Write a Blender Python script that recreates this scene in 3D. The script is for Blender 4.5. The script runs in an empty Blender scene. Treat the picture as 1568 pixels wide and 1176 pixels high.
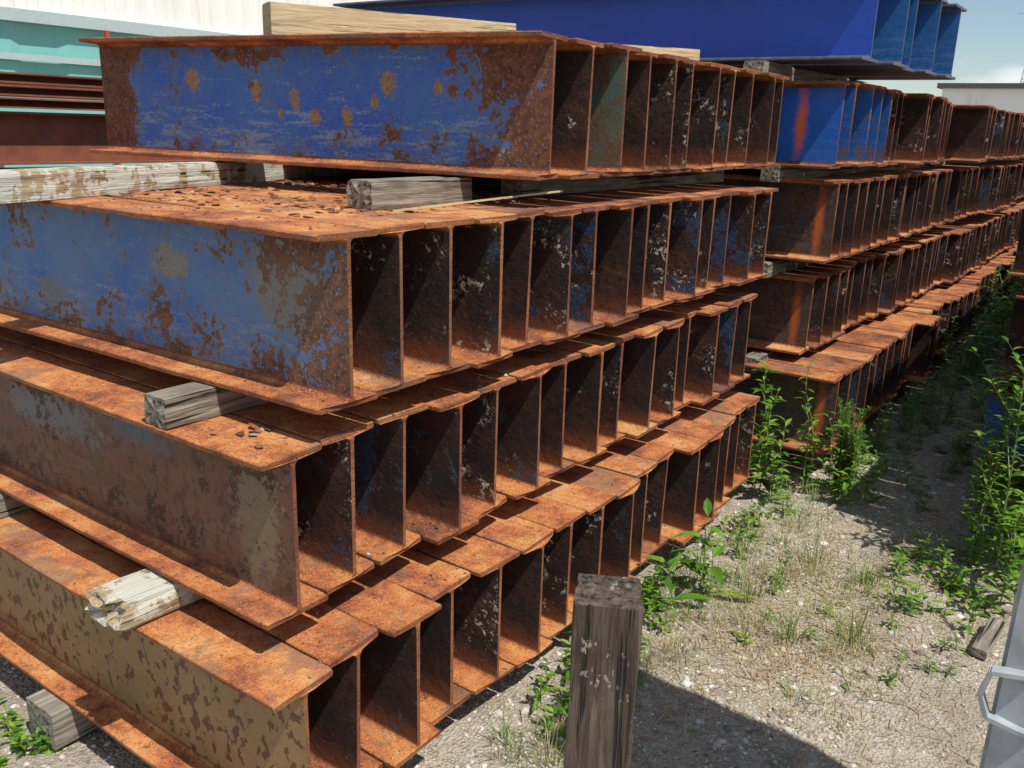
import bpy, bmesh, math, random
import numpy as np
from mathutils import Vector, Matrix, noise
random.seed(7)
C=bpy.context
scene=C.scene
GZ=1.72
# ---------------------------------------------------------------- camera
vy=np.array([1800-784,225-588.]);vx=np.array([-1200-784,125-588.])
f=np.sqrt(-(vy@vx))
Yc=np.array([vy[0],vy[1],f]);Yc/=np.linalg.norm(Yc)
Xc=-np.array([vx[0],vx[1],f]);Xc/=np.linalg.norm(Xc)
Zc=np.cross(Xc,Yc)
R=np.array([Xc,Yc,Zc])
cd=bpy.data.cameras.new("camera");cam=bpy.data.objects.new("camera",cd)
scene.collection.objects.link(cam)
M=Matrix.Identity(4)
for i in range(3):
    M[i][0]=R[i,0];M[i][1]=-R[i,1];M[i][2]=-R[i,2]
M[2][3]=GZ
cam.matrix_world=M
cd.sensor_width=36;cd.lens=f/1568*36;cd.clip_end=2000;cd.clip_start=.02
scene.camera=cam
# ---------------------------------------------------------------- light
AZ=14
SAZ=math.radians(AZ);SEL=math.radians(60)
w=bpy.data.worlds.new("World");scene.world=w;w.use_nodes=True
nt=w.node_tree;nt.nodes.clear()
o=nt.nodes.new('ShaderNodeOutputWorld');bg=nt.nodes.new('ShaderNodeBackground')
sky=nt.nodes.new('ShaderNodeTexSky');sky.sky_type='NISHITA';sky.sun_disc=False
sky.sun_elevation=SEL;sky.sun_rotation=math.radians(90+AZ)
sky.air_density=1.0;sky.dust_density=.2;sky.ozone_density=2.0
tc=nt.nodes.new('ShaderNodeTexCoord');mp=nt.nodes.new('ShaderNodeMapping');mp.inputs['Scale'].default_value=(1.2,1.2,5)
nz=nt.nodes.new('ShaderNodeTexNoise');nz.inputs['Scale'].default_value=3.6;nz.inputs['Detail'].default_value=6
cr=nt.nodes.new('ShaderNodeValToRGB');cr.color_ramp.elements[0].position=.50;cr.color_ramp.elements[1].position=.64
mx=nt.nodes.new('ShaderNodeMixRGB');mx.inputs[2].default_value=(9.2,9.5,9.8,1)
nt.links.new(tc.outputs['Generated'],mp.inputs[0]);nt.links.new(mp.outputs[0],nz.inputs[0])
nt.links.new(nz.outputs[0],cr.inputs[0]);nt.links.new(cr.outputs[0],mx.inputs[0])
nt.links.new(sky.outputs[0],mx.inputs[1]);nt.links.new(mx.outputs[0],bg.inputs[0])
bg.inputs[1].default_value=.105
nt.links.new(bg.outputs[0],o.inputs[0])
sd=bpy.data.lights.new("sun",'SUN');sd.energy=5.0;sd.angle=math.radians(.5);sd.color=(1,.95,.86)
so=bpy.data.objects.new("sun",sd);scene.collection.objects.link(so)
sdir=Vector((-math.cos(SAZ)*math.cos(SEL),math.sin(SAZ)*math.cos(SEL),-math.sin(SEL)))
so.rotation_euler=sdir.to_track_quat('-Z','Y').to_euler();so.location=(4,-2,8)
scene.view_settings.view_transform='Standard'
scene.view_settings.look='None';scene.view_settings.exposure=0
# ---------------------------------------------------------------- node helper
class NT:
    def __init__(s,name):
        s.m=bpy.data.materials.new(name);s.m.use_nodes=True;s.t=s.m.node_tree
        s.b=s.t.nodes['Principled BSDF'];s.b.inputs['Roughness'].default_value=.85
        s.tc=s.t.nodes.new('ShaderNodeTexCoord')
    def L(s,a,b): s.t.links.new(a,b)
    def put(s,sock,v):
        if isinstance(v,(int,float)): sock.default_value=v
        elif isinstance(v,tuple):
            sock.default_value=(v+(1,))[:len(sock.default_value)] if len(v)==3 and len(sock.default_value)==4 else v
        else: s.L(v,sock)
    def math(s,op,a,b=0.,c=None,clamp=False):
        n=s.t.nodes.new('ShaderNodeMath');n.operation=op;n.use_clamp=clamp
        s.put(n.inputs[0],a);s.put(n.inputs[1],b)
        if c is not None:s.put(n.inputs[2],c)
        return n.outputs[0]
    def vadd(s,a,b):
        n=s.t.nodes.new('ShaderNodeVectorMath');n.operation='ADD';s.put(n.inputs[0],a);s.put(n.inputs[1],b);return n.outputs[0]
    def mapg(s,v,sc=(1,1,1),loc=(0,0,0)):
        n=s.t.nodes.new('ShaderNodeMapping');s.put(n.inputs[0],v);n.inputs['Scale'].default_value=sc;n.inputs['Location'].default_value=loc;return n.outputs[0]
    def noise(s,v,sc,det=4,rough=.6,dist=0):
        n=s.t.nodes.new('ShaderNodeTexNoise');s.put(n.inputs['Vector'],v);n.inputs['Scale'].default_value=sc
        n.inputs['Detail'].default_value=det;n.inputs['Roughness'].default_value=rough;n.inputs['Distortion'].default_value=dist;return n.outputs[0]
    def step(s,v,lo,hi):
        n=s.t.nodes.new('ShaderNodeMapRange');s.put(n.inputs[0],v);s.put(n.inputs[1],lo);s.put(n.inputs[2],hi);return n.outputs[0]
    def mix(s,fac,a,b,mode='MIX'):
        n=s.t.nodes.new('ShaderNodeMixRGB');n.blend_type=mode;s.put(n.inputs[0],fac);s.put(n.inputs[1],a);s.put(n.inputs[2],b);return n.outputs[0]
    def ramp(s,v,els):
        n=s.t.nodes.new('ShaderNodeValToRGB');s.put(n.inputs[0],v);e=n.color_ramp.elements
        while len(e)<len(els): e.new(.5)
        for i,(p,c) in enumerate(els): e[i].position=p;e[i].color=c+(1,) if len(c)==3 else c
        return n.outputs[0]
    def sep(s,v):
        n=s.t.nodes.new('ShaderNodeSeparateXYZ');s.put(n.inputs[0],v);return n.outputs
    def oc(s):
        n=s.t.nodes.new('ShaderNodeObjectInfo');q=s.sep(n.outputs['Color']);return q
    def island(s):
        n=s.t.nodes.new('ShaderNodeNewGeometry');return n.outputs['Random Per Island']
    def bump(s,h,st=.5,d=.01):
        n=s.t.nodes.new('ShaderNodeBump');n.inputs['Strength'].default_value=st;n.inputs['Distance'].default_value=d
        s.L(h,n.inputs['Height']);s.L(n.outputs[0],s.b.inputs['Normal'])
    def col(s,c): s.put(s.b.inputs['Base Color'],c)
    def rough(s,v): s.put(s.b.inputs['Roughness'],v)
    def rndvec(s):
        q=s.oc();v=s.t.nodes.new('ShaderNodeCombineXYZ')
        s.L(s.math('MULTIPLY',q[1],37.),v.inputs[0]);s.L(s.math('MULTIPLY',q[1],91.),v.inputs[1]);s.L(s.math('MULTIPLY',q[1],13.),v.inputs[2])
        return s.vadd(s.tc.outputs['Object'],v.outputs[0])

def mat_flange():
    n=NT('rust_orange');v=n.rndvec();q=n.oc()
    a=n.noise(v,5,5,.74);b=n.noise(v,42,4,.75);c=n.noise(v,190,2,.7)
    av=n.math('ADD',a,n.math('MULTIPLY',n.math('SUBTRACT',q[1],.46),.20))
    av=n.math('ADD',av,n.math('MULTIPLY',n.math('SUBTRACT',b,.5),.38))
    col=n.ramp(av,[(.28,(.065,.025,.016)),(.40,(.19,.055,.024)),(.50,(.40,.12,.036)),(.60,(.54,.21,.06)),(.74,(.62,.34,.14))])
    col=n.mix(n.math('MULTIPLY',n.step(b,.57,.66),.85),col,(.085,.032,.02))
    col=n.mix(n.math('MULTIPLY',n.step(c,.6,.67),.6),col,(.62,.42,.26))
    col=n.mix(n.math('MULTIPLY',n.step(c,.43,.34),.65),col,(.09,.032,.018))
    g=n.step(n.math('ADD',n.noise(v,3.1,5,.75),n.math('MULTIPLY',n.math('SUBTRACT',c,.5),.12)),.55,.60)
    col=n.mix(n.math('MULTIPLY',g,.6),col,n.mix(c,(.10,.05,.035),(.28,.17,.12)))
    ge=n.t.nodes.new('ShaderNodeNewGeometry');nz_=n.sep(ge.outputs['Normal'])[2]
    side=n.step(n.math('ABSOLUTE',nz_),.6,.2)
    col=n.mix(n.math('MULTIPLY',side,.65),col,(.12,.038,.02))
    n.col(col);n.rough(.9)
    n.bump(n.math('ADD',n.math('MULTIPLY',b,.8),n.math('MULTIPLY',c,.45)),1.,.006)
    return n.m
def mat_web():
    n=NT('weathered_dark_steel');v=n.rndvec();q=n.oc();z=n.sep(n.tc.outputs['Object'])
    a=n.noise(v,6,5,.7);b=n.noise(v,38,4,.7);c=n.noise(v,150,2,.7)
    col=n.ramp(a,[(.3,(.016,.009,.008)),(.47,(.034,.014,.011)),(.6,(.062,.024,.014)),(.75,(.14,.05,.024))])
    col=n.mix(n.step(b,.52,.64),col,(.013,.010,.010))
    lo=n.math('MULTIPLY',n.step(n.math('ADD',z[2],n.math('MULTIPLY',b,-.12)),.04,-.04),.8)
    col=n.mix(lo,col,(.22,.07,.026))
    p=n.math('ADD',n.noise(v,4.5,5,.75,.4),n.math('MULTIPLY',n.math('SUBTRACT',b,.5),.35))
    thr=n.math('SUBTRACT',.78,n.math('MULTIPLY',q[0],.42))
    pm=n.step(p,thr,n.math('ADD',thr,.025))
    pc=n.ramp(c,[(.35,(.022,.036,.062)),(.55,(.045,.065,.095)),(.7,(.12,.13,.135))])
    pc=n.mix(n.math('MULTIPLY',n.step(q[0],.6,.7),.4),pc,(.02,.07,.22))
    col=n.mix(pm,col,pc)
    # flaking primer: clustered pale scabs of mixed size
    cl=n.noise(v,6.5,3,.65)
    th=n.math('SUBTRACT',.74,n.math('MULTIPLY',q[2],.22))
    s2=n.step(cl,th,n.math('ADD',th,.08))
    big=n.step(n.math('ADD',n.noise(v,40,4,.75),n.math('MULTIPLY',s2,.045)),.60,.625)
    s3=n.math('MULTIPLY',n.step(c,.62,.67),.6)
    fl=n.math('MULTIPLY',n.math('MAXIMUM',big,s3),s2)
    fl=n.math('MAXIMUM',fl,n.math('MULTIPLY',n.step(c,.69,.73),n.math('MULTIPLY',q[2],.6)))
    col=n.mix(fl,col,n.mix(n.step(b,.4,.6),(.72,.66,.54),(.34,.29,.21)))
    n.col(col);n.rough(n.math('SUBTRACT',.85,n.math('MULTIPLY',pm,.3)))
    n.bump(n.math('ADD',n.math('MULTIPLY',b,.9),n.math('MULTIPLY',big,.4)),.8,.005)
    return n.m
def mat_paint(name,p1,p2,p3,r1,r2,amount,top=.0,bot=.0,right=0.,left=0.,L=1.8,scr=.5,spots=(),pit=0.,h=.4,extra=None,hard=None,fb=.55,asc=5,bumpd=.005):
    n=NT(name);v=n.tc.outputs['Object'];z=n.sep(v)
    a=n.noise(v,asc,5,.75,.3);b=n.noise(v,32,4,.72);c=n.noise(v,130,2,.7);a2=n.noise(n.mapg(v,(1,1,1),(5,2,9)),3.2,5,.7)
    wt=a
    def addw(x,k):
        nonlocal wt
        if k: wt=n.math('ADD',wt,n.math('MULTIPLY',x,k))
    addw(n.step(z[2],h-.12,h-.01),top);addw(n.step(z[2],.14,.0),bot)
    addw(n.step(z[0],-.40,-.02),right);addw(n.step(z[0],-L+.22,-L+.10),left)
    wt=n.math('ADD',wt,n.math('MULTIPLY',n.math('SUBTRACT',b,.5),fb))
    wt=n.math('ADD',wt,n.math('MULTIPLY',n.math('SUBTRACT',c,.5),.25))
    rm=n.step(wt,1-amount,1-amount+.02)
    paint=n.mix(n.step(a2,.42,.6),p1,p2)
    sc=n.noise(n.mapg(v,(2.2,1,13)),2.2,5,.8)
    lw=n.math('MULTIPLY',n.step(z[2],h*.62,h*.25),.10)
    sm=n.math('ADD',n.math('ADD',sc,lw),n.math('MULTIPLY',n.math('SUBTRACT',c,.5),.3))
    paint=n.mix(n.math('MULTIPLY',n.step(sm,.59,.67),scr),paint,p3)
    paint=n.mix(n.math('MULTIPLY',n.step(c,.60,.68),.35),paint,p3)
    band=n.step(wt,1-amount-.09,1-amount-.0)
    paint=n.mix(n.math('MULTIPLY',band,.6),paint,(p3[0]*.65,p3[1]*.58,p3[2]*.5))
    rust=n.mix(n.step(b,.40,.62),r1,r2)
    rust=n.mix(n.math('MULTIPLY',n.step(c,.58,.66),.5),rust,(.32,.22,.15))
    if pit:
        pv=n.noise(n.mapg(v,(1,1,.8)),30,3,.6,.3)
        dens=n.math('MULTIPLY',n.math('SUBTRACT',a2,.5),.3)
        pm=n.step(n.math('ADD',pv,dens),.56,.59)
        paint=n.mix(n.math('MULTIPLY',pm,pit),paint,r1)
    for (sx,sz,sr) in spots:
        dx=n.math('MULTIPLY',n.math('SUBTRACT',z[0],sx),1.0/sr);dz=n.math('MULTIPLY',n.math('SUBTRACT',z[2],sz),.72/sr)
        d=n.math('SQRT',n.math('ADD',n.math('MULTIPLY',dx,dx),n.math('MULTIPLY',dz,dz)))
        d=n.math('ADD',d,n.math('MULTIPLY',n.math('SUBTRACT',b,.5),2.8));d=n.math('ADD',d,n.math('MULTIPLY',n.math('SUBTRACT',c,.5),1.))
        paint=n.mix(n.math('MULTIPLY',n.step(d,1.1,.9),.9),paint,n.mix(n.step(c,.4,.6),(.36,.20,.05),(.20,.09,.03)))
    col=n.mix(rm,paint,rust)
    rgh=n.math('ADD',n.math('MULTIPLY',rm,.35),.5)
    for lst,hd in ((extra,False),(hard,True)):
      for (ex,ez,rx,rz,ec) in (lst or ()):
        dx=n.math('MULTIPLY',n.math('SUBTRACT',z[0],ex),1/rx);dz=n.math('MULTIPLY',n.math('SUBTRACT',z[2],ez),1/rz)
        d=n.math('SQRT',n.math('ADD',n.math('MULTIPLY',dx,dx),n.math('MULTIPLY',dz,dz)))
        d=n.math('ADD',d,n.math('MULTIPLY',n.math('SUBTRACT',a2,.5),1.6))
        if hd:
            d=n.math('ADD',d,n.math('MULTIPLY',n.math('SUBTRACT',b,.5),3.0));d=n.math('ADD',d,n.math('MULTIPLY',n.math('SUBTRACT',c,.5),1.6))
            fc=n.math('MULTIPLY',n.step(d,1.0,.9),.85)
            fc=n.math('MULTIPLY',fc,n.math('SUBTRACT',1.,n.math('MULTIPLY',rm,.7)))
            col=n.mix(fc,col,n.mix(c,(ec[0]*.5,ec[1]*.5,ec[2]*.5),(ec[0]*1.4,ec[1]*1.4,ec[2]*1.4)))
        else:
            d=n.math('ADD',d,n.math('MULTIPLY',n.math('SUBTRACT',b,.5),1.2))
            col=n.mix(n.step(d,1.15,.3),col,ec)
    n.col(col);n.rough(rgh)
    hh=n.math('ADD',n.math('MULTIPLY',n.step(n.math('ADD',a,n.math('MULTIPLY',b,fb)),1-amount+fb*.5,1-amount+fb*.5+.03),-.5),n.math('MULTIPLY',b,.5))
    n.bump(hh,.8,bumpd)
    return n.m
def mat_simple(name,c1,c2,sc=20,rough=.85,bump=.3,dist=.004):
    n=NT(name);v=n.tc.outputs['Object'];a=n.noise(v,sc,4,.65)
    n.col(n.mix(n.step(a,.35,.65),c1,c2));n.rough(rough);n.bump(a,bump,dist);return n.m
def mat_wood(name,c1,c2,c3,axis=1,crack=1.,paint=None,fleck=None,gs=60):
    n=NT(name);v=n.tc.outputs['Object']
    sc=[gs]*3;sc[axis]=4
    g=n.noise(n.mapg(v,tuple(sc)),1,5,.7,.6);a=n.noise(v,9,5,.65)
    sc2=[110,110,110];sc2[axis]=3
    k=n.noise(n.mapg(v,tuple(sc2)),.55,3,.6)
    col=n.ramp(g,[(.3,c3),(.48,c1),(.68,c2)])
    col=n.mix(n.math('MULTIPLY',n.step(a,.5,.7),.5),col,c3)
    ck=n.step(k,.42,.37)
    col=n.mix(n.math('MULTIPLY',ck,crack),col,(.015,.011,.008))
    if paint:
        pm=n.step(n.noise(v,11,5,.7),.47,.5)
        col=n.mix(pm,col,paint)
    if fleck:
        fv=n.mapg(v,(1,.6,1))
        fm=n.math('MULTIPLY',n.step(n.noise(fv,60,4,.75),.585,.61),n.step(n.noise(v,11,3,.6),.54,.60))
        col=n.mix(n.math('MULTIPLY',fm,.8),col,fleck)
    n.col(col);n.rough(.9);n.bump(n.math('SUBTRACT',g,n.math('MULTIPLY',ck,.8)),1.,.007);return n.m

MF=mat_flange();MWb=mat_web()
P_row1=mat_paint('blue_paint_rusting',(.016,.085,.42),(.035,.12,.40),(.20,.27,.36),(.07,.026,.016),(.16,.06,.030),.35,top=.17,bot=.10,right=.29,left=.34,L=1.83,scr=.85,
  spots=[(-1.38,.26,.030),(-1.09,.23,.022),(-.93,.21,.024),(-.56,.26,.026),(-.61,.205,.015),(-.72,.158,.02),(-.85,.154,.02),(-.99,.16,.012),(-.38,.25,.014)])
P_row2=mat_paint('faded_blue_paint',(.030,.11,.38),(.075,.16,.36),(.23,.28,.32),(.055,.028,.020),(.19,.085,.045),.385,top=.06,bot=.12,right=.20,scr=.5,L=2.2,fb=.65,asc=4,
  hard=[(-.62,.27,.08,.045,(.22,.20,.15)),(-.20,.24,.13,.09,(.20,.18,.15)),(-1.2,.12,.08,.04,(.15,.15,.15))])
P_row3=mat_paint('brown_primer',(.105,.038,.022),(.145,.055,.028),(.16,.12,.095),(.038,.018,.012),(.085,.034,.02),.40,top=.1,bot=.08,right=0.,scr=.5,L=2.2,pit=.65,
  hard=[(-.13,.22,.08,.20,(.20,.145,.09)),(-1.05,.27,.25,.06,(.13,.15,.17)),(-.6,.32,.15,.04,(.07,.10,.14))])
P_row4=mat_paint('khaki_paint_pitted',(.25,.155,.065),(.30,.19,.08),(.32,.22,.11),(.08,.032,.018),(.15,.06,.026),.32,top=.06,bot=.06,scr=.4,L=2.2,pit=.9)
ORG=(.85,.17,.03)
P_bright=mat_paint('bright_blue_paint',(.012,.10,.46),(.02,.13,.52),(.06,.22,.50),(.12,.05,.03),(.2,.09,.05),.22,right=.1,bot=.05,scr=.35,L=2.2,extra=[(-.19,.2,.035,.2,ORG)])
P_blue2=mat_paint('bright_blue_paint_worn',(.012,.10,.43),(.02,.13,.48),(.06,.22,.45),(.12,.05,.03),(.2,.09,.05),.28,right=.15,bot=.1,scr=.35,L=2.2)
P_orust=mat_paint('rusty_paint_with_orange_mark',(.07,.028,.018),(.045,.04,.045),(.15,.15,.15),(.035,.02,.015),(.11,.045,.025),.42,right=.1,bot=.05,scr=.5,L=2.2,extra=[(-.075,.2,.028,.24,(.55,.13,.03))])
P_teal=mat_paint('olive_teal_paint',(.14,.15,.10),(.07,.15,.15),(.24,.20,.10),(.10,.045,.028),(.17,.08,.045),.42,right=.05,bot=.1,scr=.4,L=2.2)
P_girder=mat_paint('deep_blue_paint',(.008,.06,.42),(.010,.07,.46),(.02,.10,.47),(.10,.05,.04),(.15,.08,.05),.06,scr=.10,L=3.2,fb=.3,bumpd=.001)
P_girderb=mat_paint('worn_blue_paint',(.02,.13,.38),(.015,.10,.35),(.10,.26,.38),(.10,.05,.04),(.15,.08,.05),.27,scr=.5,L=3.2)
M_gfl=mat_simple('grey_blue_edge',(.05,.08,.17),(.14,.15,.16),30,.6)
# ---------------------------------------------------------------- beam mesh
def beam_mesh(name,L=2.1,h=.4,b=.09,tf=.014,tw=.011,r=.014,seed=0,wob=.0020,seg=24,chip=True):
    def half():
        P=[(b-.002,0,0),(b,.003,0),(b,tf-.003,0),(b-.002,tf,0),(tw/2+r,tf,0)]
        for i in (1,2,3):
            a=math.pi/2*i/4
            P.append((tw/2+r-r*math.sin(a),tf+r-r*math.cos(a),0))
        P.append((tw/2,tf+r,1))
        P.append((tw/2,h-tf-r,0))
        for i in (3,2,1):
            a=math.pi/2*i/4
            P.append((tw/2+r-r*math.sin(a),h-tf-r+r*math.cos(a),0))
        P+= [(tw/2+r,h-tf,0),(b-.002,h-tf,0),(b,h-tf+.003,0),(b,h-.003,0),(b-.002,h,0)]
        return P
    rt=half();lf=[(-y,z,0) for y,z,_ in reversed(rt)]
    prof=[(y,z) for y,z,_ in rt]+[(y,z) for y,z,_ in lf]
    n=len(prof);nr=len(rt)
    webi={8,nr+(nr-1-9)}
    verts=[];faces=[];mi=[]
    rr=random.Random(seed*13+5)
    ch={(sy,sz):(rr.uniform(.004,.02) if (chip and rr.random()<.35) else 0) for sy in(-1,1) for sz in(0,1)}
    for s in range(seg+1):
        x=-L*(s/seg)**1.4
        for k,(y,z) in enumerate(prof):
            dy=(noise.noise(Vector((x*6+seed*7.1,z*9,y*30)))+.8*noise.noise(Vector((x*40+seed*2.1,z*9,y*30))))*wob*1.6 if abs(y)>b*.8 else 0
            dz=noise.noise(Vector((x*3+seed*3.3,y*9,z)))*wob
            dx=0
            if s==0:
                dx=noise.noise(Vector((seed*5.1,y*22,z*22)))*.005+noise.noise(Vector((seed*5.1,y*90,z*90)))*.003
                if abs(y)>b*.8: dx-=ch[(1 if y>0 else -1,1 if z>h/2 else 0)]*.8
            if s==0 and abs(y)>b*.8: dy-=math.copysign(ch[(1 if y>0 else -1,1 if z>h/2 else 0)]*.25,y)
            verts.append((x+dx,y+dy,z+dz))
    for s in range(seg):
        for k in range(n):
            a=s*n+k;b2=s*n+(k+1)%n
            faces.append((a,a+n,b2+n,b2));mi.append(1 if k in webi else 0)
    for s,fl in ((0,False),(seg,True)):
        for k in range(nr-1):
            a=s*n+k;b2=s*n+k+1;c=s*n+n-2-k;d=s*n+n-1-k
            q=(a,b2,c,d);faces.append(q if not fl else q[::-1]);mi.append(0)
    me=bpy.data.meshes.new(name);me.from_pydata(verts,[],faces);me.update()
    me.polygons.foreach_set('material_index',mi)
    me.materials.append(MF);me.materials.append(MWb)
    return me
MESH=[beam_mesh('beam_mesh_%d'%i,seed=i+1) for i in range(10)]
def put_beam(x,y,z,mesh=None,web=None,fl=None,yaw=0,name='steel_i_beam',parent=None,blue=None,speck=None,roll=None):
    if mesh is None: mesh=random.choice(MESH)
    ob=bpy.data.objects.new(name,mesh);scene.collection.objects.link(ob)
    ob.location=(x,y,z);ob.rotation_euler=(math.radians(random.uniform(-.6,.6)) if roll is None else roll,0,math.radians(yaw))
    ob.color=(random.choice([.0,.2,.4,.5,.66]) if blue is None else blue,random.random(),random.choice([.2,.5,.8,1.,1.]) if speck is None else speck,1)
    if web:
        ob.material_slots[1].link='OBJECT';ob.material_slots[1].material=web
    if fl:
        ob.material_slots[0].link='OBJECT';ob.material_slots[0].material=fl
    if parent: ob.parent=parent
    return ob
m183=beam_mesh('beam_mesh_a',L=1.83,seed=21)
for i in range(11):
    y=2.23+.191*i
    if i==0: put_beam(-1.47,y,1.57,m183,P_row1,yaw=9.4,roll=0).color=(0,.35,.5,1)
    elif i==2: put_beam(-1.45,y,1.57,web=P_teal)
    else: put_beam(-1.47+random.uniform(-.025,.03),y,1.57+random.uniform(-.003,.003),blue=random.choice([0,.2,.45,.5]))
for i in range(15):
    y=1.37+.182*i
    if i==0: put_beam(-1.42,y,1.085,MESH[0],P_row2,yaw=1.8,roll=0).color=(0,.60,.5,1)
    else: put_beam(-1.43+random.uniform(-.025,.025),y,1.085+random.uniform(-.004,.003),speck=(.95 if i<4 else None),blue=(.45 if i in(1,3) else None))
for i in range(15):
    y=1.22+.19*i
    if i==0: put_beam(-1.45,y,.605,MESH[1],P_row3,roll=0).color=(0,.62,.5,1)
    else: put_beam(-1.44+random.uniform(-.03,.02),y,.605+random.uniform(-.004,.003),blue=(.62 if i in(1,2) else None))
for i in range(16):
    y=1.12+.185*i
    if i==0: put_beam(-1.32,y,.12,MESH[2],P_row4,roll=0).color=(0,.83,.5,1)
    else:
        ob=put_beam(-1.32+random.uniform(-.05,.02),y,.12+random.uniform(-.004,.003),blue=random.choice([0,.2,.35]))
        ob.color[1]=.45+.5*random.random()
far=bpy.data.objects.new('far_stack_of_steel_beams',None);scene.collection.objects.link(far)
far.location=(-2.2,12,0)
lowm=[beam_mesh('beam_far_%d'%i,seed=40+i,seg=4,L=2.1) for i in range(3)]
rows=[(1.57,4.5),(1.105,4.55),(.61,4.64),(.16,4.44)]
for ri,(z,y0) in enumerate(rows):
    y=y0;j=0
    xo=[-1.30,-1.30,-1.37,-1.14][ri]
    while y<21:
        if random.random()<.14 and y>5.3: xo=[-1.2,-1.2,-1.2,-1.12][ri]+random.uniform(-.16,.06)
        wm=None
        if ri==0 and j<5: wm=P_bright if j==0 else P_blue2
        elif j<1 and ri>0: wm=P_orust
        put_beam(xo+random.uniform(-.02,.02)+2.2,y-12,z+random.uniform(-.006,.006),mesh=random.choice(lowm),web=wm,name='i_beam',parent=far,blue=random.choice([0,.1,.3,.5,.55]))
        y+=.186;j+=1
        if random.random()<.04:y+=.1
gm=beam_mesh('girder_mesh',L=3.4,h=.385,b=.14,tf=.014,tw=.012,seed=77,wob=.0004,chip=False)
for i,(x,y) in enumerate([(-1.22,4.5),(-1.17,4.86),(-1.2,5.16),(-1.15,5.46),(-1.12,5.83)]):
    put_beam(x,y,2.055,gm,P_girder if i<1 else P_girderb,fl=M_gfl,name='blue_steel_girder',roll=0)
rs=bpy.data.objects.new('right_stack_of_steel_beams',None);scene.collection.objects.link(rs);rs.location=(.8,10,0)
for ri,z in enumerate([1.1,.61,.12]):
    y=4.0
    while y<20:
        if y<4.9: x=-.17
        else: x=-.50+random.uniform(-.03,.03)-(.05 if ri==2 else 0)
        put_beam(x-.8,y-10,z,mesh=random.choice(lowm),name='i_beam',parent=rs,yaw=180,web=(P_blue2 if ri==2 and y<6 else None))
        y+=.187
# ---------------------------------------------------------------- timbers
def timber(name,p0,p1,w,h,mat,seg=24,rough=.003,broken=0,seed=0,up=Vector((0,0,1))):
    p0=Vector(p0);p1=Vector(p1);d=(p1-p0);L=d.length;d.normalize();s=d.cross(up).normalized();u=s.cross(d)
    bm=bmesh.new();ring=[];k=6
    prof=[]
    for i in range(k): prof.append((-w/2+w*i/k,-h/2))
    for i in range(k): prof.append((w/2,-h/2+h*i/k))
    for i in range(k): prof.append((w/2-w*i/k,h/2))
    for i in range(k): prof.append((-w/2,h/2-h*i/k))
    for i in range(seg+1):
        t=L*i/seg;r=[]
        for (a,c) in prof:
            ca=abs(a)/(w/2);cc=abs(c)/(h/2)
            q=.965 if (ca>.99 and cc>.99) else 1
            nn=noise.noise(Vector((t*5+seed,a*40,c*40)))*rough+noise.noise(Vector((t*2+seed*3,a*150,c*150)))*rough*.8
            q2=q+nn/(w/2)
            tt=t
            if broken and i==0: tt=t+abs(noise.noise(Vector((seed+3,a*45,c*70))))*broken
            if broken and i==1: tt=t+abs(noise.noise(Vector((seed+3,a*45,c*70))))*broken*.4
            r.append(bm.verts.new(Vector((a*q2,tt,c*q2))))
        ring.append(r)
    n=len(prof)
    for i in range(seg):
        for j in range(n):
            bm.faces.new((ring[i][j],ring[i][(j+1)%n],ring[i+1][(j+1)%n],ring[i+1][j]))
    for i in (0,seg):
        c=bm.verts.new(sum((v.co for v in ring[i]),Vector())/n)
        inner=[]
        for v in ring[i]:
            q=v.co.lerp(c.co,.5);q.y+=noise.noise(q*60)*(.003+broken*.35);inner.append(bm.verts.new(q))
        for j in range(n):
            bm.faces.new((ring[i][(j+1)%n],ring[i][j],inner[j],inner[(j+1)%n]))
            bm.faces.new((inner[(j+1)%n],inner[j],c))
    bmesh.ops.recalc_face_normals(bm,faces=bm.faces)
    me=bpy.data.meshes.new(name);bm.to_mesh(me);bm.free();me.materials.append(mat)
    ob=bpy.data.objects.new(name,me);scene.collection.objects.link(ob)
    mw=Matrix.Identity(4)
    for i in range(3): mw[i][0]=s[i];mw[i][1]=d[i];mw[i][2]=u[i];mw[i][3]=p0[i]
    ob.matrix_world=mw
    return ob
W_grey=mat_wood('weathered_grey_wood',(.22,.19,.15),(.40,.36,.29),(.09,.07,.05))
W_pale=mat_wood('pale_painted_wood',(.36,.28,.17),(.48,.40,.26),(.17,.10,.05),paint=(.52,.52,.45))
W_new=mat_wood('sawn_tan_wood',(.50,.39,.23),(.55,.43,.26),(.42,.31,.17),crack=.05,gs=30)
W_post=mat_wood('weathered_post_wood',(.075,.053,.037),(.16,.125,.09),(.03,.021,.015),crack=1.,fleck=(.36,.31,.24))
timber('timber_dunnage',(-1.76,1.74,1.525),(-1.75,2.16,1.525),.095,.077,W_grey,seed=1,broken=.012,seg=10)
timber('timber_dunnage',(-1.80,2.5,1.525),(-1.80,4.2,1.525),.09,.077,W_grey,seed=41)
timber('timber_dunnage',(-2.40,1.0,1.525),(-3.0,2.9,1.525),.10,.077,W_pale,seed=2)
timber('timber_dunnage',(-1.83,1.13,1.044),(-1.80,3.9,1.044),.085,.075,W_grey,seed=3,broken=.01)
timber('timber_dunnage',(-1.88,.97,.56),(-1.80,3.9,.56),.14,.075,W_pale,seed=4,broken=.10,rough=.006,seg=40)
timber('timber_dunnage',(-2.72,1.08,.56),(-2.72,3.9,.56),.09,.075,W_grey,seed=5)
timber('timber_dunnage',(-2.28,.98,.06),(-2.28,4,.06),.14,.115,W_grey,seed=6)
timber('timber_dunnage',(-1.62,1.2,.06),(-1.62,4,.06),.12,.115,W_grey,seed=7)
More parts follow.
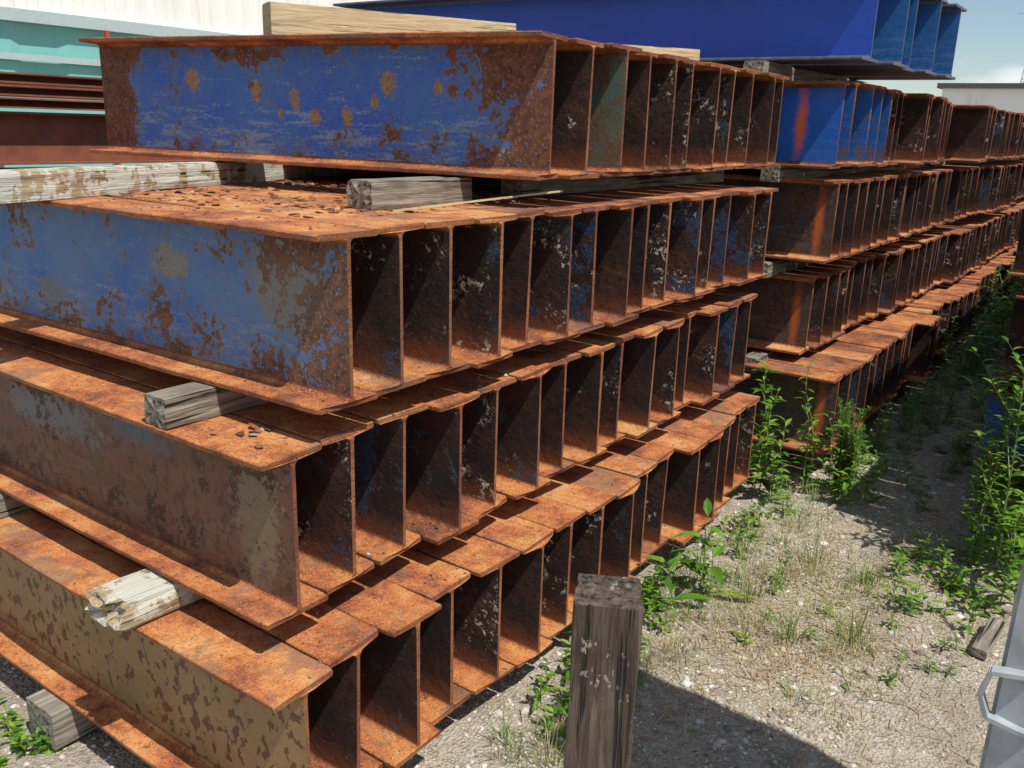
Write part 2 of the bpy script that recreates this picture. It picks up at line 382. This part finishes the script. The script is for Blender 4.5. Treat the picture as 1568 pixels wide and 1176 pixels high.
timber('timber_dunnage',(-2.76,2.28,2.045),(-2.31,3.15,2.045),.14,.14,W_new,seed=8,rough=.0015)
timber('timber_dunnage',(-2.25,2.9,2.01),(-1.72,3.66,2.01),.12,.07,W_new,seed=28,rough=.0015)
timber('timber_dunnage',(-1.7,4.3,2.01),(-1.7,6.1,2.01),.1,.08,W_grey,seed=9)
for z in (1.53,1.05,.55): timber('timber_dunnage',(-1.6,4.4,z),(-1.6,21,z),.09,.08,W_grey,seed=10+z)
timber('timber_dunnage',(-1.5,4.4,.07),(-1.5,21,.07),.12,.13,W_grey,seed=15)
for z in (1.055,.56): timber('timber_dunnage',(-.2,4.92,z),(-.2,20,z),.09,.08,W_grey,seed=16+z)
timber('timber_dunnage',(.1,4.0,.06),(.1,20,.06),.12,.12,W_grey,seed=18)
timber('broken_timber_piece',(-.22,3.15,.02),(-.20,3.42,.02),.05,.03,W_grey,seed=51,seg=8)
dirp=Vector((.625,-1.18,0)).normalized()
post=timber('wooden_post',(-.625,1.18,.980),(-.625,1.18,-.1),.108,.108,W_post,seg=60,rough=.005,seed=31,up=dirp)
# ---------------------------------------------------------------- ground
def mat_ground():
    n=NT('gravel_ground');v=n.tc.outputs['Object']
    a=n.noise(v,1.3,5,.7);b=n.noise(v,26,5,.78);cn=n.t.nodes.new('ShaderNodeTexVoronoi');n.put(cn.inputs['Vector'],v);cn.inputs['Scale'].default_value=95
    a3=n.noise(v,4.5,4,.7)
    col=n.ramp(b,[(.3,(.23,.19,.145)),(.5,(.40,.345,.27)),(.7,(.54,.48,.39))])
    g=n.sep(cn.outputs[1])[0]
    pc=n.ramp(g,[(0,(.14,.125,.11)),(.25,(.36,.325,.275)),(.6,(.51,.465,.40)),(1,(.68,.64,.57))])
    gm_=n.math('MULTIPLY',n.step(cn.outputs[0],.42,.3),n.step(a3,.36,.55))
    col=n.mix(n.math('MULTIPLY',gm_,.85),col,pc)
    col=n.mix(n.math('MULTIPLY',n.step(a,.47,.62),.5),col,(.20,.155,.105))
    col=n.mix(n.math('MULTIPLY',n.step(a3,.58,.72),.4),col,(.56,.50,.42))
    n.col(col);n.rough(.95)
    hh=n.math('SUBTRACT',n.math('MULTIPLY',b,.8),n.math('MULTIPLY',cn.outputs[0],.5))
    n.bump(hh,1.,.016);return n.m
MG=mat_ground()
bm=bmesh.new()
xs=[-400,-60,-15]+[ -6+.06*i for i in range(0,150)]+[8,20,60,400]
ys=[-400,-60,-10,-2]+[ -.5+.06*i for i in range(0,160)]+[10.5,14,20,40,100,500]
def gz(x,y):
    return noise.noise(Vector((x*1.3,y*1.3,0)))*.02+noise.noise(Vector((x*5,y*5,3)))*.010+noise.noise(Vector((x*14,y*14,8)))*.005-.008
grid=[[None]*len(ys) for _ in xs]
for i,x in enumerate(xs):
    for j,y in enumerate(ys):
        z=0
        if -5.5<x<2.8 and -.4<y<9: z=gz(x,y)
        grid[i][j]=bm.verts.new((x,y,z))
for i in range(len(xs)-1):
    for j in range(len(ys)-1):
        bm.faces.new((grid[i][j],grid[i+1][j],grid[i+1][j+1],grid[i][j+1]))
for fc in bm.faces: fc.smooth=True
me=bpy.data.meshes.new('ground');bm.to_mesh(me);bm.free();me.materials.append(MG)
gr=bpy.data.objects.new('ground',me);scene.collection.objects.link(gr)
class Soup:
    def __init__(s): s.v=[];s.f=[];s.m=[]
    def add(s,vs,fs,mi=0):
        o=len(s.v);s.v+=vs;s.f+=[tuple(i+o for i in q) for q in fs];s.m+=[mi]*len(fs)
    def obj(s,name,mats,smooth=False):
        me=bpy.data.meshes.new(name);me.from_pydata([tuple(q) for q in s.v],[],s.f);me.update()
        me.polygons.foreach_set('material_index',s.m)
        if smooth: me.polygons.foreach_set('use_smooth',[True]*len(s.f))
        for m in mats: me.materials.append(m)
        ob=bpy.data.objects.new(name,me);scene.collection.objects.link(ob);return ob
def mat_island(name,els,rough=.85,transl=0):
    n=NT(name);r=n.island();c=n.ramp(r,els)
    n.col(c);n.rough(rough)
    if transl:
        t=n.t.nodes.new('ShaderNodeBsdfTranslucent');n.L(c,t.inputs[0])
        ms=n.t.nodes.new('ShaderNodeMixShader');ms.inputs[0].default_value=transl
        n.L(n.b.outputs[0],ms.inputs[1]);n.L(t.outputs[0],ms.inputs[2]);n.L(ms.outputs[0],n.t.nodes['Material Output'].inputs[0])
    return n.m
MP=mat_island('pebble_stone',[(0,(.13,.11,.095)),(.2,(.30,.26,.21)),(.5,(.44,.39,.33)),(.8,(.56,.52,.45)),(.985,(.68,.65,.60)),(.99,(.45,.10,.07)),(1,(.10,.16,.40))])
t=(1+5**.5)/2
IV=[Vector(q).normalized() for q in [(-1,t,0),(1,t,0),(-1,-t,0),(1,-t,0),(0,-1,t),(0,1,t),(0,-1,-t),(0,1,-t),(t,0,-1),(t,0,1),(-t,0,-1),(-t,0,1)]]
IF=[(0,11,5),(0,5,1),(0,1,7),(0,7,10),(0,10,11),(1,5,9),(5,11,4),(11,10,2),(10,7,6),(7,1,8),(3,9,4),(3,4,2),(3,2,6),(3,6,8),(3,8,9),(4,9,5),(2,4,11),(6,2,10),(8,6,7),(9,8,1)]
S=Soup()
def pebble(x,y,r):
    rot=Matrix.Rotation(random.random()*6.28,3,'Z')
    sc=Vector((r*random.uniform(.8,1.5),r*random.uniform(.7,1.1),r*random.uniform(.4,.75)))
    z=gz(x,y)
    vs=[rot@Vector((q.x*sc.x*random.uniform(.8,1.15),q.y*sc.y*random.uniform(.8,1.15),q.z*sc.z))+Vector((x,y,z+sc.z*.2)) for q in IV]
    S.add(vs,IF)
cnt=0
while cnt<13000:
    y=1.2+ (random.random()**1.3)*4.2;x=random.uniform(-1.55,.25)
    if random.random()>.25+1.6*max(0,noise.noise(Vector((x*2.2,y*2.2,7)))+.25): continue
    cnt+=1
    pebble(x,y,random.choice([.003,.004,.004,.005,.006,.008]) if random.random()<.96 else random.uniform(.01,.018))
for i in range(700):
    pebble(random.uniform(-3.2,-1.9),random.uniform(.5,1.2),random.uniform(.003,.009))
S.obj('gravel_pebbles',[MP],False)
# ---------------------------------------------------------------- vegetation
MLf=mat_island('weed_leaf',[(0,(.06,.15,.015)),(.4,(.11,.26,.02)),(.8,(.19,.37,.035)),(1,(.32,.43,.06))],.5,.4)
MSt=mat_simple('weed_stem',(.13,.20,.05),(.20,.22,.08),20,.6)
MGr=mat_island('green_grass_blade',[(0,(.08,.18,.02)),(.6,(.18,.31,.04)),(.85,(.30,.36,.10)),(1,(.45,.38,.18))],.6,.3)
MDr=mat_island('dry_grass_blade',[(0,(.32,.22,.11)),(.4,(.48,.36,.19)),(.8,(.62,.50,.30)),(1,(.28,.32,.09))],.8,.2)
def blade(S,p,h,lean,az,w,mi=0):
    d=Vector((math.cos(az),math.sin(az),0));sd_=Vector((-d.y,d.x,0))*w/2
    vs=[];n=4
    for i in range(n+1):
        tt=i/n
        c=p+Vector((0,0,h*(tt-.25*lean*tt*tt)))+d*(lean*h*tt*tt)
        k=(1-tt)**.7
        if i<n: vs+= [c-sd_*k,c+sd_*k]
        else: vs.append(c)
    S.add(vs,[(0,1,3,2),(2,3,5,4),(4,5,7,6),(6,7,8)],mi)
def tuft(S,x,y,n,h,spread,mi=0,w=.004):
    for i in range(n):
        a=random.random()*6.28;r=spread*random.random()**.8
        px=x+math.cos(a)*r;py=y+math.sin(a)*r
        blade(S,Vector((px,py,gz(px,py)-.002)),h*random.uniform(.4,1.1),random.uniform(.1,1.3),a+random.uniform(-.8,.8),w*random.uniform(.6,1.2),mi)
def leaf(S,p,d,L,w,droop=.3,mi=0):
    d=d.normalized();s=d.cross(Vector((0,0,1)));
    if s.length<.01:s=Vector((1,0,0))
    s.normalize();u=s.cross(d)
    c=[p,p+d*L*.3,p+d*L*.65-Vector((0,0,droop*L*.15)),p+d*L-Vector((0,0,droop*L*.45))]
    vs=[c[0],c[1]+s*w*.45+u*w*.15,c[1],c[1]-s*w*.45+u*w*.15,c[2]+s*w*.38+u*w*.1,c[2],c[2]-s*w*.38+u*w*.1,c[3]]
    fs=[(0,2,1),(0,3,2),(1,2,5,4),(2,3,6,5),(4,5,7),(5,6,7)]
    S.add(vs,fs,mi)
def stem(S,pts,r,mi=1):
    vs=[];fs=[]
    for i,p in enumerate(pts):
        rr=r*(1-.75*i/(len(pts)-1))
        vs+=[p+Vector((rr,0,0)),p+Vector((-rr*.5,rr*.87,0)),p+Vector((-rr*.5,-rr*.87,0))]
    for i in range(len(pts)-1):
        for j in range(3):
            a=i*3+j;b=i*3+(j+1)%3;fs.append((a,b,b+3,a+3))
    S.add(vs,fs,mi)
def weed(S,x,y,h,leafL=.06,dens=1.,lean=.15,branch=0,leafw=.25,upf=.35):
    a0=random.random()*6.28;ln=Vector((math.cos(a0),math.sin(a0),0))*lean*random.uniform(.3,1)
    z0=(gz(x,y) if y<9 else 0)-.01
    n=9;pts=[]
    ph=random.random()*9
    for i in range(n+1):
        tt=i/n
        pts.append(Vector((x,y,z0))+ln*h*tt*tt+Vector((noise.noise(Vector((ph,tt*2,0))),noise.noise(Vector((0,ph,tt*2))),0))*h*.12*tt+Vector((0,0,h*tt)))
    stem(S,pts,.0022+h*.004)
    nl=int(h/(leafL*.28)*dens)
    for i in range(nl):
        tt=.08+.92*(i+random.random()*.5)/nl
        k=min(int(tt*n),n-1);p=pts[k].lerp(pts[k+1],tt*n-k)
        az=i*2.4+random.random()*.8
        d=Vector((math.cos(az),math.sin(az),random.uniform(upf-.2,upf+.45)))
        sz=leafL*(1.15-.5*tt)*random.uniform(.7,1.25)
        leaf(S,p,d,sz,sz*leafw*random.uniform(.9,1.3),random.uniform(.2,1.))
    for b in range(branch):
        tt=random.uniform(.2,.85);k=int(tt*n);p=pts[k];az=random.random()*6.28
        bl=h*random.uniform(.2,.42);q=[p+Vector((math.cos(az)*bl*.6*j/4,math.sin(az)*bl*.6*j/4,bl*.8*j/4)) for j in range(5)]
        stem(S,q,.002)
        for i in range(int(bl/(leafL*.25))):
            t2=random.random();kk=min(int(t2*4),3);pp=q[kk].lerp(q[kk+1],t2*4-kk);a=random.random()*6.28
            sz=leafL*random.uniform(.5,1.);leaf(S,pp,Vector((math.cos(a),math.sin(a),.4)),sz,sz*leafw*1.1,.5)
VM=[MLf,MSt]
def patch(lst,name='weed_plant'):
    S=Soup()
    for k in lst: weed(S,**k)
    return S.obj(name,VM)
for (x,y,h,l,d,br) in [(-1.35,4.05,.55,.10,1.3,2),(-1.27,4.0,.44,.11,1.3,1),(-1.42,4.2,.62,.10,1.2,2),(-1.18,4.25,.70,.08,.8,2),(-1.08,4.3,.45,.065,.8,2),
      (-.98,4.2,.24,.09,1.6,1),(-.92,4.3,.30,.08,1.5,2),(-1.17,2.95,.36,.14,.8,0),(-1.22,2.8,.26,.13,.9,0)]:
    patch([dict(x=x+random.uniform(-.04,.04)*k,y=y+random.uniform(-.04,.04)*k,h=h*(1-.25*k),leafL=l,dens=d,branch=br,leafw=.28) for k in range(2)])
S=Soup()
for i in range(16): weed(S,-1.04+random.uniform(-.05,.05),4.38+random.uniform(-.05,.05),random.uniform(.3,.50),leafL=.035,dens=4.2,lean=.10,leafw=.18,upf=.7)
S.obj('feathery_weed',VM)
S=Soup()
for i in range(48):
    y=random.uniform(1.9,4.2);x=-1.22+random.uniform(-.12,.07)
    weed(S,x,y,random.uniform(.05,.18),leafL=random.uniform(.04,.08),dens=1.2,leafw=.3)
for i in range(10): weed(S,-1.14+random.uniform(-.04,.05),2.05+random.uniform(-.10,.25),random.uniform(.10,.22),leafL=.08,dens=1.3,leafw=.28)
S.obj('low_weeds_at_stack_foot',VM)
S=Soup()
for i in range(280):
    y=4.55+random.random()**1.15*14;side=random.random()
    x=random.uniform(-1.12,-.88) if side<.65 else random.uniform(-1.1,-.58)
    h=random.uniform(.10,.36)+(.35*random.random() if y>7 else 0)
    weed(S,x,y,h,leafL=.07+.04*(y>8),dens=.9,branch=1,leafw=.26)
for i in range(260):
    y=4.4+random.random()*8;x=random.uniform(-1.0,-.6);weed(S,x,y,random.uniform(.04,.12),leafL=.06,dens=1.2,leafw=.3)
S.obj('corridor_weeds',VM)
for (x,y,h) in [(-.27,3.85,1.05),(-.36,4.05,.85),(-.44,4.5,1.0),(-.30,4.25,1.0),(-.22,3.65,.5),(-.38,3.9,.5),(-.47,5.0,.8),(-.24,4.0,.9)]:
    patch([dict(x=x,y=y,h=h,leafL=.085,dens=1.2,branch=8,lean=.25,leafw=.26),dict(x=x+.05,y=y-.04,h=h*.5,leafL=.08,dens=1.,branch=3,lean=.3)],'tall_weed')
S=Soup()
for i in range(26):
    x=random.uniform(-.62,-.2);y=random.uniform(3.3,4.0)
    weed(S,x,y,random.uniform(.04,.18),leafL=.065,dens=1.4,leafw=.3)
for i in range(26): weed(S,random.uniform(-1.0,-.25),random.uniform(2.4,3.6),random.uniform(.02,.08),leafL=.04,dens=1.5,leafw=.3)
for i in range(40): weed(S,random.uniform(-2.8,-2.2),random.uniform(.75,.98),random.uniform(.03,.09),leafL=.045,dens=1.8,leafw=.35)
S.obj('small_weeds',VM)
S=Soup()
k=0
while k<190:
    x=random.gauss(-.82,.22);y=random.gauss(3.2,.50)
    if x<-1.3 or x>-.2:continue
    if noise.noise(Vector((x*4,y*4,2)))<-.02 and random.random()<.85: k+=.3;continue
    k+=1
    tuft(S,x,y,random.randint(6,18),random.uniform(.025,.10),.07,0 if random.random()<.38 else 1,.003)
for i in range(80):
    y=random.uniform(1.7,4.3);x=-1.16+random.gauss(0,.07)
    tuft(S,x,y,random.randint(8,26),random.uniform(.05,.15),.05,0 if random.random()<.75 else 1,.0036)
for (x,y) in [(-1.0,3.05),(-.98,3.25),(-.78,2.85),(-.60,3.0),(-.9,3.5),(-.68,3.45)]:
    tuft(S,x,y,34,.20,.06,0,.004)
for i in range(60):
    tuft(S,random.uniform(-1.1,-.1),random.uniform(2.2,4.2),random.randint(4,10),random.uniform(.02,.06),.04,random.choice([0,1]),.003)
for i in range(10): tuft(S,-1.2+random.uniform(-.08,.05),1.35+random.uniform(-.15,.15),25,.12,.06,1,.003)
S.obj('grass_and_straw',[MGr,MDr])
S=Soup()
for i in range(2300):
    x=random.gauss(-.80,.25);y=random.gauss(3.05,.6);a=random.random()*3.14;L=random.uniform(.02,.08)
    if x<-1.3 or x>-.1: continue
    p=Vector((x,y,gz(x,y)+.006));d=Vector((math.cos(a),math.sin(a),random.uniform(-.05,.15)))*L;s=Vector((-d.y,d.x,0)).normalized()*.0012
    S.add([p-s,p+s,p+d+s,p+d-s],[(0,1,2,3)])
S.obj('straw_litter',[MDr])
MTw=mat_simple('dry_twig',(.20,.13,.08),(.32,.22,.14))
S=Soup()
for i in range(36):
    x=random.uniform(-1.05,-.3);y=random.uniform(2.5,3.8);a=random.random()*6.28;p=Vector((x,y,gz(x,y)+.006));pts=[p]
    for j in range(5):
        a+=random.uniform(-.6,.6);q=pts[-1]+Vector((math.cos(a),math.sin(a),0))*random.uniform(.02,.05)
        q.z=gz(q.x,q.y)+.006+random.uniform(0,.02);pts.append(q)
    stem(S,pts,.0025,0)
S.obj('dry_twigs',[MTw])
# ---------------------------------------------------------------- rust flakes on beams
MFk=mat_island('rust_flake',[(0,(.06,.028,.018)),(.4,(.22,.07,.03)),(.8,(.40,.18,.07)),(.95,(.30,.24,.18)),(1,(.48,.50,.52))])
S=Soup()
def flake(x,y,z,r):
    n=random.randint(5,7);c=Vector((x,y,z+r*.15));tl=Vector((random.uniform(-.5,.5),random.uniform(-.5,.5),0))
    top=[]
    a0=random.random()*6
    for i in range(n):
        a=a0+6.283*i/n;rr=r*random.uniform(.5,1.15);q=Vector((math.cos(a)*rr,math.sin(a)*rr*.7,0));q.z=q.dot(tl)*.6
        top.append(c+q)
    bot=[q-Vector((0,0,.0025)) for q in top]
    S.add(top+bot,[tuple(range(n)),tuple(range(2*n-1,n-1,-1))]+[(i,i+n,(i+1)%n+n,(i+1)%n) for i in range(n)])
for i in range(1500):
    y=random.uniform(1.47,2.5);x=random.uniform(-3.2,-1.62)
    flake(x,y,1.486,random.choice([.003,.004,.005,.007,.010,.020]))
for i in range(70): flake(random.uniform(-2.9,-1.5),random.uniform(1.3,1.45),1.486,random.uniform(.002,.008))
for i in range(300): flake(random.uniform(-2.0,-1.47),random.uniform(1.15,3.6),1.007,random.choice([.002,.003,.004,.006,.010]))
for i in range(9): flake(random.uniform(-1.66,-1.54),random.uniform(1.18,1.30),1.009,random.uniform(.010,.022))
for i in range(60): flake(random.uniform(-1.8,-1.47),random.uniform(1.3,1.8),.622,random.uniform(.003,.010))
for i in range(160): flake(random.uniform(-1.8,-1.36),random.uniform(1.1,3.6),.522,random.uniform(.002,.005))
for i in range(160): flake(random.uniform(-1.75,-1.46),random.uniform(1.3,3.6),1.102,random.uniform(.002,.006))
S.obj('rust_flakes',[MFk])
# ---------------------------------------------------------------- grey steel object at right, unseen depth and height shaped to cast ground shadow
def box(S,a,b,mi=0):
    x0,y0,z0=a;x1,y1,z1=b
    S.add([Vector(q) for q in [(x0,y0,z0),(x1,y0,z0),(x1,y1,z0),(x0,y1,z0),(x0,y0,z1),(x1,y0,z1),(x1,y1,z1),(x0,y1,z1)]],
      [(0,3,2,1),(4,5,6,7),(0,1,5,4),(1,2,6,5),(2,3,7,6),(3,0,4,7)],mi)
MGal=mat_simple('galvanised_steel',(.27,.30,.33),(.42,.44,.46),14,.5,.15)
S=Soup();box(S,(-.075,1.6,.02),(.55,2.08,1.9));box(S,(-.08,1.59,1.902),(.56,2.085,1.93));box(S,(-.1,1.55,-.02),(.58,2.13,.018))
box(S,(-.068,1.585,.06),(.24,1.5985,1.86));box(S,(.245,1.585,.06),(.54,1.5985,1.86));box(S,(.21,1.575,.9),(.225,1.5845,1.05))
pts=[Vector((-.015,1.58,.86)),Vector((-.05,1.575,.855)),Vector((-.085,1.57,.85)),Vector((-.095,1.572,.80)),Vector((-.08,1.575,.76)),Vector((-.03,1.58,.75)),Vector((.0,1.58,.75))]
for i in range(len(pts)-1):
    a,b=pts[i],pts[i+1];d=(b-a)
    nn=d.cross(Vector((0,1,0))).normalized()*.004;yy=Vector((0,.012,0))
    S.add([a-nn-yy,a+nn-yy,b+nn-yy,b-nn-yy,a-nn+yy,a+nn+yy,b+nn+yy,b-nn+yy],[(0,1,2,3),(7,6,5,4),(0,4,5,1),(2,6,7,3),(1,5,6,2),(0,3,7,4)])
S.obj('galvanised_steel_shadow_caster',[MGal])
# ---------------------------------------------------------------- backgrounds
def mat_corr(name,c,c2,stain=.0):
    n=NT(name);v=n.tc.outputs['Object']
    a=n.noise(n.mapg(v,(1,1.5,.25)),1.5,5,.65)
    n.col(n.mix(n.math('MULTIPLY',n.step(a,.55,.75),stain),c,c2));n.rough(.6)
    return n.m
MWh=mat_corr('white_corrugated',(.80,.79,.74),(.52,.34,.26),.5);MTe=mat_corr('teal_cladding',(.18,.48,.44),(.30,.48,.44),.6)
MRed=mat_simple('red_paint',(.5,.05,.04),(.4,.04,.03));MDk=mat_simple('dark_trim',(.07,.08,.09),(.1,.1,.1))
bl=bpy.data.objects.new('white_industrial_building',None);scene.collection.objects.link(bl)
S=Soup()
def corr(S,X,y0,y1,z0,z1,pitch,dep,mi):
    y=y0
    while y<y1:
        p=[(X,y),(X,y+pitch*.4),(X+dep,y+pitch*.5),(X+dep,y+pitch*.9),(X,y+pitch)]
        for a,b in zip(p[:-1],p[1:]):
            S.add([Vector((a[0],a[1],z0)),Vector((b[0],b[1],z0)),Vector((b[0],b[1],z1)),Vector((a[0],a[1],z1))],[(0,1,2,3)],mi)
        y+=pitch
corr(S,-12,-6,24,2.9,7,.30,.04,0)
ob=S.obj('upper_corrugated_wall',[MWh]);ob.parent=bl
S=Soup();corr(S,-12,-6,24,0,2.75,1.2,.03,0);ob=S.obj('lower_teal_wall',[MTe]);ob.parent=bl
S=Soup();box(S,(-12.02,-6,2.752),(-11.85,24,2.90));box(S,(-11.95,-6,2.3),(-11.9,24,2.38));ob=S.obj('ledge',[mat_simple('ledge_grey',(.35,.45,.45),(.42,.5,.5))]);ob.parent=bl
S=Soup();box(S,(-24,-6,0),(-12.03,24,6.98));box(S,(-24.2,-6.2,6.985),(-11.7,24.2,7.15));ob=S.obj('body_and_roof',[MWh]);ob.parent=bl
S=Soup()
for y in (5.2,7.05,12.5): box(S,(-11.84,y,0),(-11.79,y+.05,2.75))
ob=S.obj('red_pipes',[MRed]);ob.parent=bl
S=Soup()
for y in range(-4,24,4): box(S,(-11.96,y,.9),(-11.93,y+1.6,1.9))
ob=S.obj('windows',[MDk]);ob.parent=bl
S=Soup();box(S,(-8.3,42,0),(6,54,3.75),0);box(S,(-8.5,41.8,3.752),(6.2,54.2,3.95),1)
for x in range(-7,6,3): box(S,(x,41.95,1.2),(x+1.6,41.99,2.4),1)
S.obj('distant_white_warehouse',[MWh,MDk])
S=Soup()
def bar(S,a,b,r=.08):
    a=Vector(a);b=Vector(b);d=(b-a).normalized();s=d.cross(Vector((.3,1,.2))).normalized()*r;u=s.cross(d)
    S.add([a+s,a+u,a-s,a-u,b+s,b+u,b-s,b-u],[(0,1,5,4),(1,2,6,5),(2,3,7,6),(3,0,4,7)])
def pylon(x,y,H):
    w=H*.09
    for i in range(8):
        z0=H*i/8;z1=H*(i+1)/8;a=w*(1-i/8.5);b=w*(1-(i+1)/8.5)
        for sx in(-1,1):
            for sy in(-1,1): bar(S,(x+sx*a,y+sy*a,z0),(x+sx*b,y+sy*b,z1))
        for sy in(-1,1):
            bar(S,(x-a,y+sy*a,z0),(x+b,y+sy*b,z1),.05);bar(S,(x+a,y+sy*a,z0),(x-b,y+sy*b,z1),.05)
    for k in(.72,.84,.95): bar(S,(x-H*.14,y,H*k),(x+H*.14,y,H*k))
pylon(-19,160,28);S.obj('transmission_tower',[mat_simple('grey_steel',(.3,.32,.34),(.35,.36,.38))])
lr=bpy.data.objects.new('rear_stack_of_steel_channels',None);scene.collection.objects.link(lr)
MR2=mat_simple('brown_red_rust',(.17,.055,.032),(.26,.09,.05),6,.9)
S=Soup()
def chan(X,z,h,fw=.09,t=.012,y0=1.0,y1=8):
    box(S,(X-t,y0,z+t+.001),(X,y1,z+h-t-.001));box(S,(X-.002-t,y0,z),(X+fw,y1,z+t));box(S,(X-.002-t,y0,z+h-t),(X+fw,y1,z+h))
for j in range(3):
    X=-5.6-.25*j
    chan(X,1.40,.30);chan(X,1.02,.33);chan(X,.66,.33);chan(X,.32,.33)
    for k,zz in enumerate((1.72,1.79,1.86)): chan(X-.02*k,zz,.06,fw=.12,t=.01)
box(S,(-6.3,1.2,0),(-5.5,1.35,.31));box(S,(-6.3,6,0),(-5.5,6.15,.31))
ob=S.obj('channels',[MR2]);ob.parent=lr
S=Soup()
for y in (2.2,2.55,2.9,3.25,3.6): 
    n=10;c=Vector((-5.597,y,1.56));S.add([c+Vector((0,math.cos(6.283*i/n)*.016,math.sin(6.283*i/n)*.016)) for i in range(n)],[tuple(range(n))])
ob=S.obj('bolt_holes',[MDk]);ob.parent=lr
stk=Soup();bar(stk,(-1.62,1.72,1.495),(-1.50,2.35,1.53),.004);stk.obj('wooden_stick',[W_new])
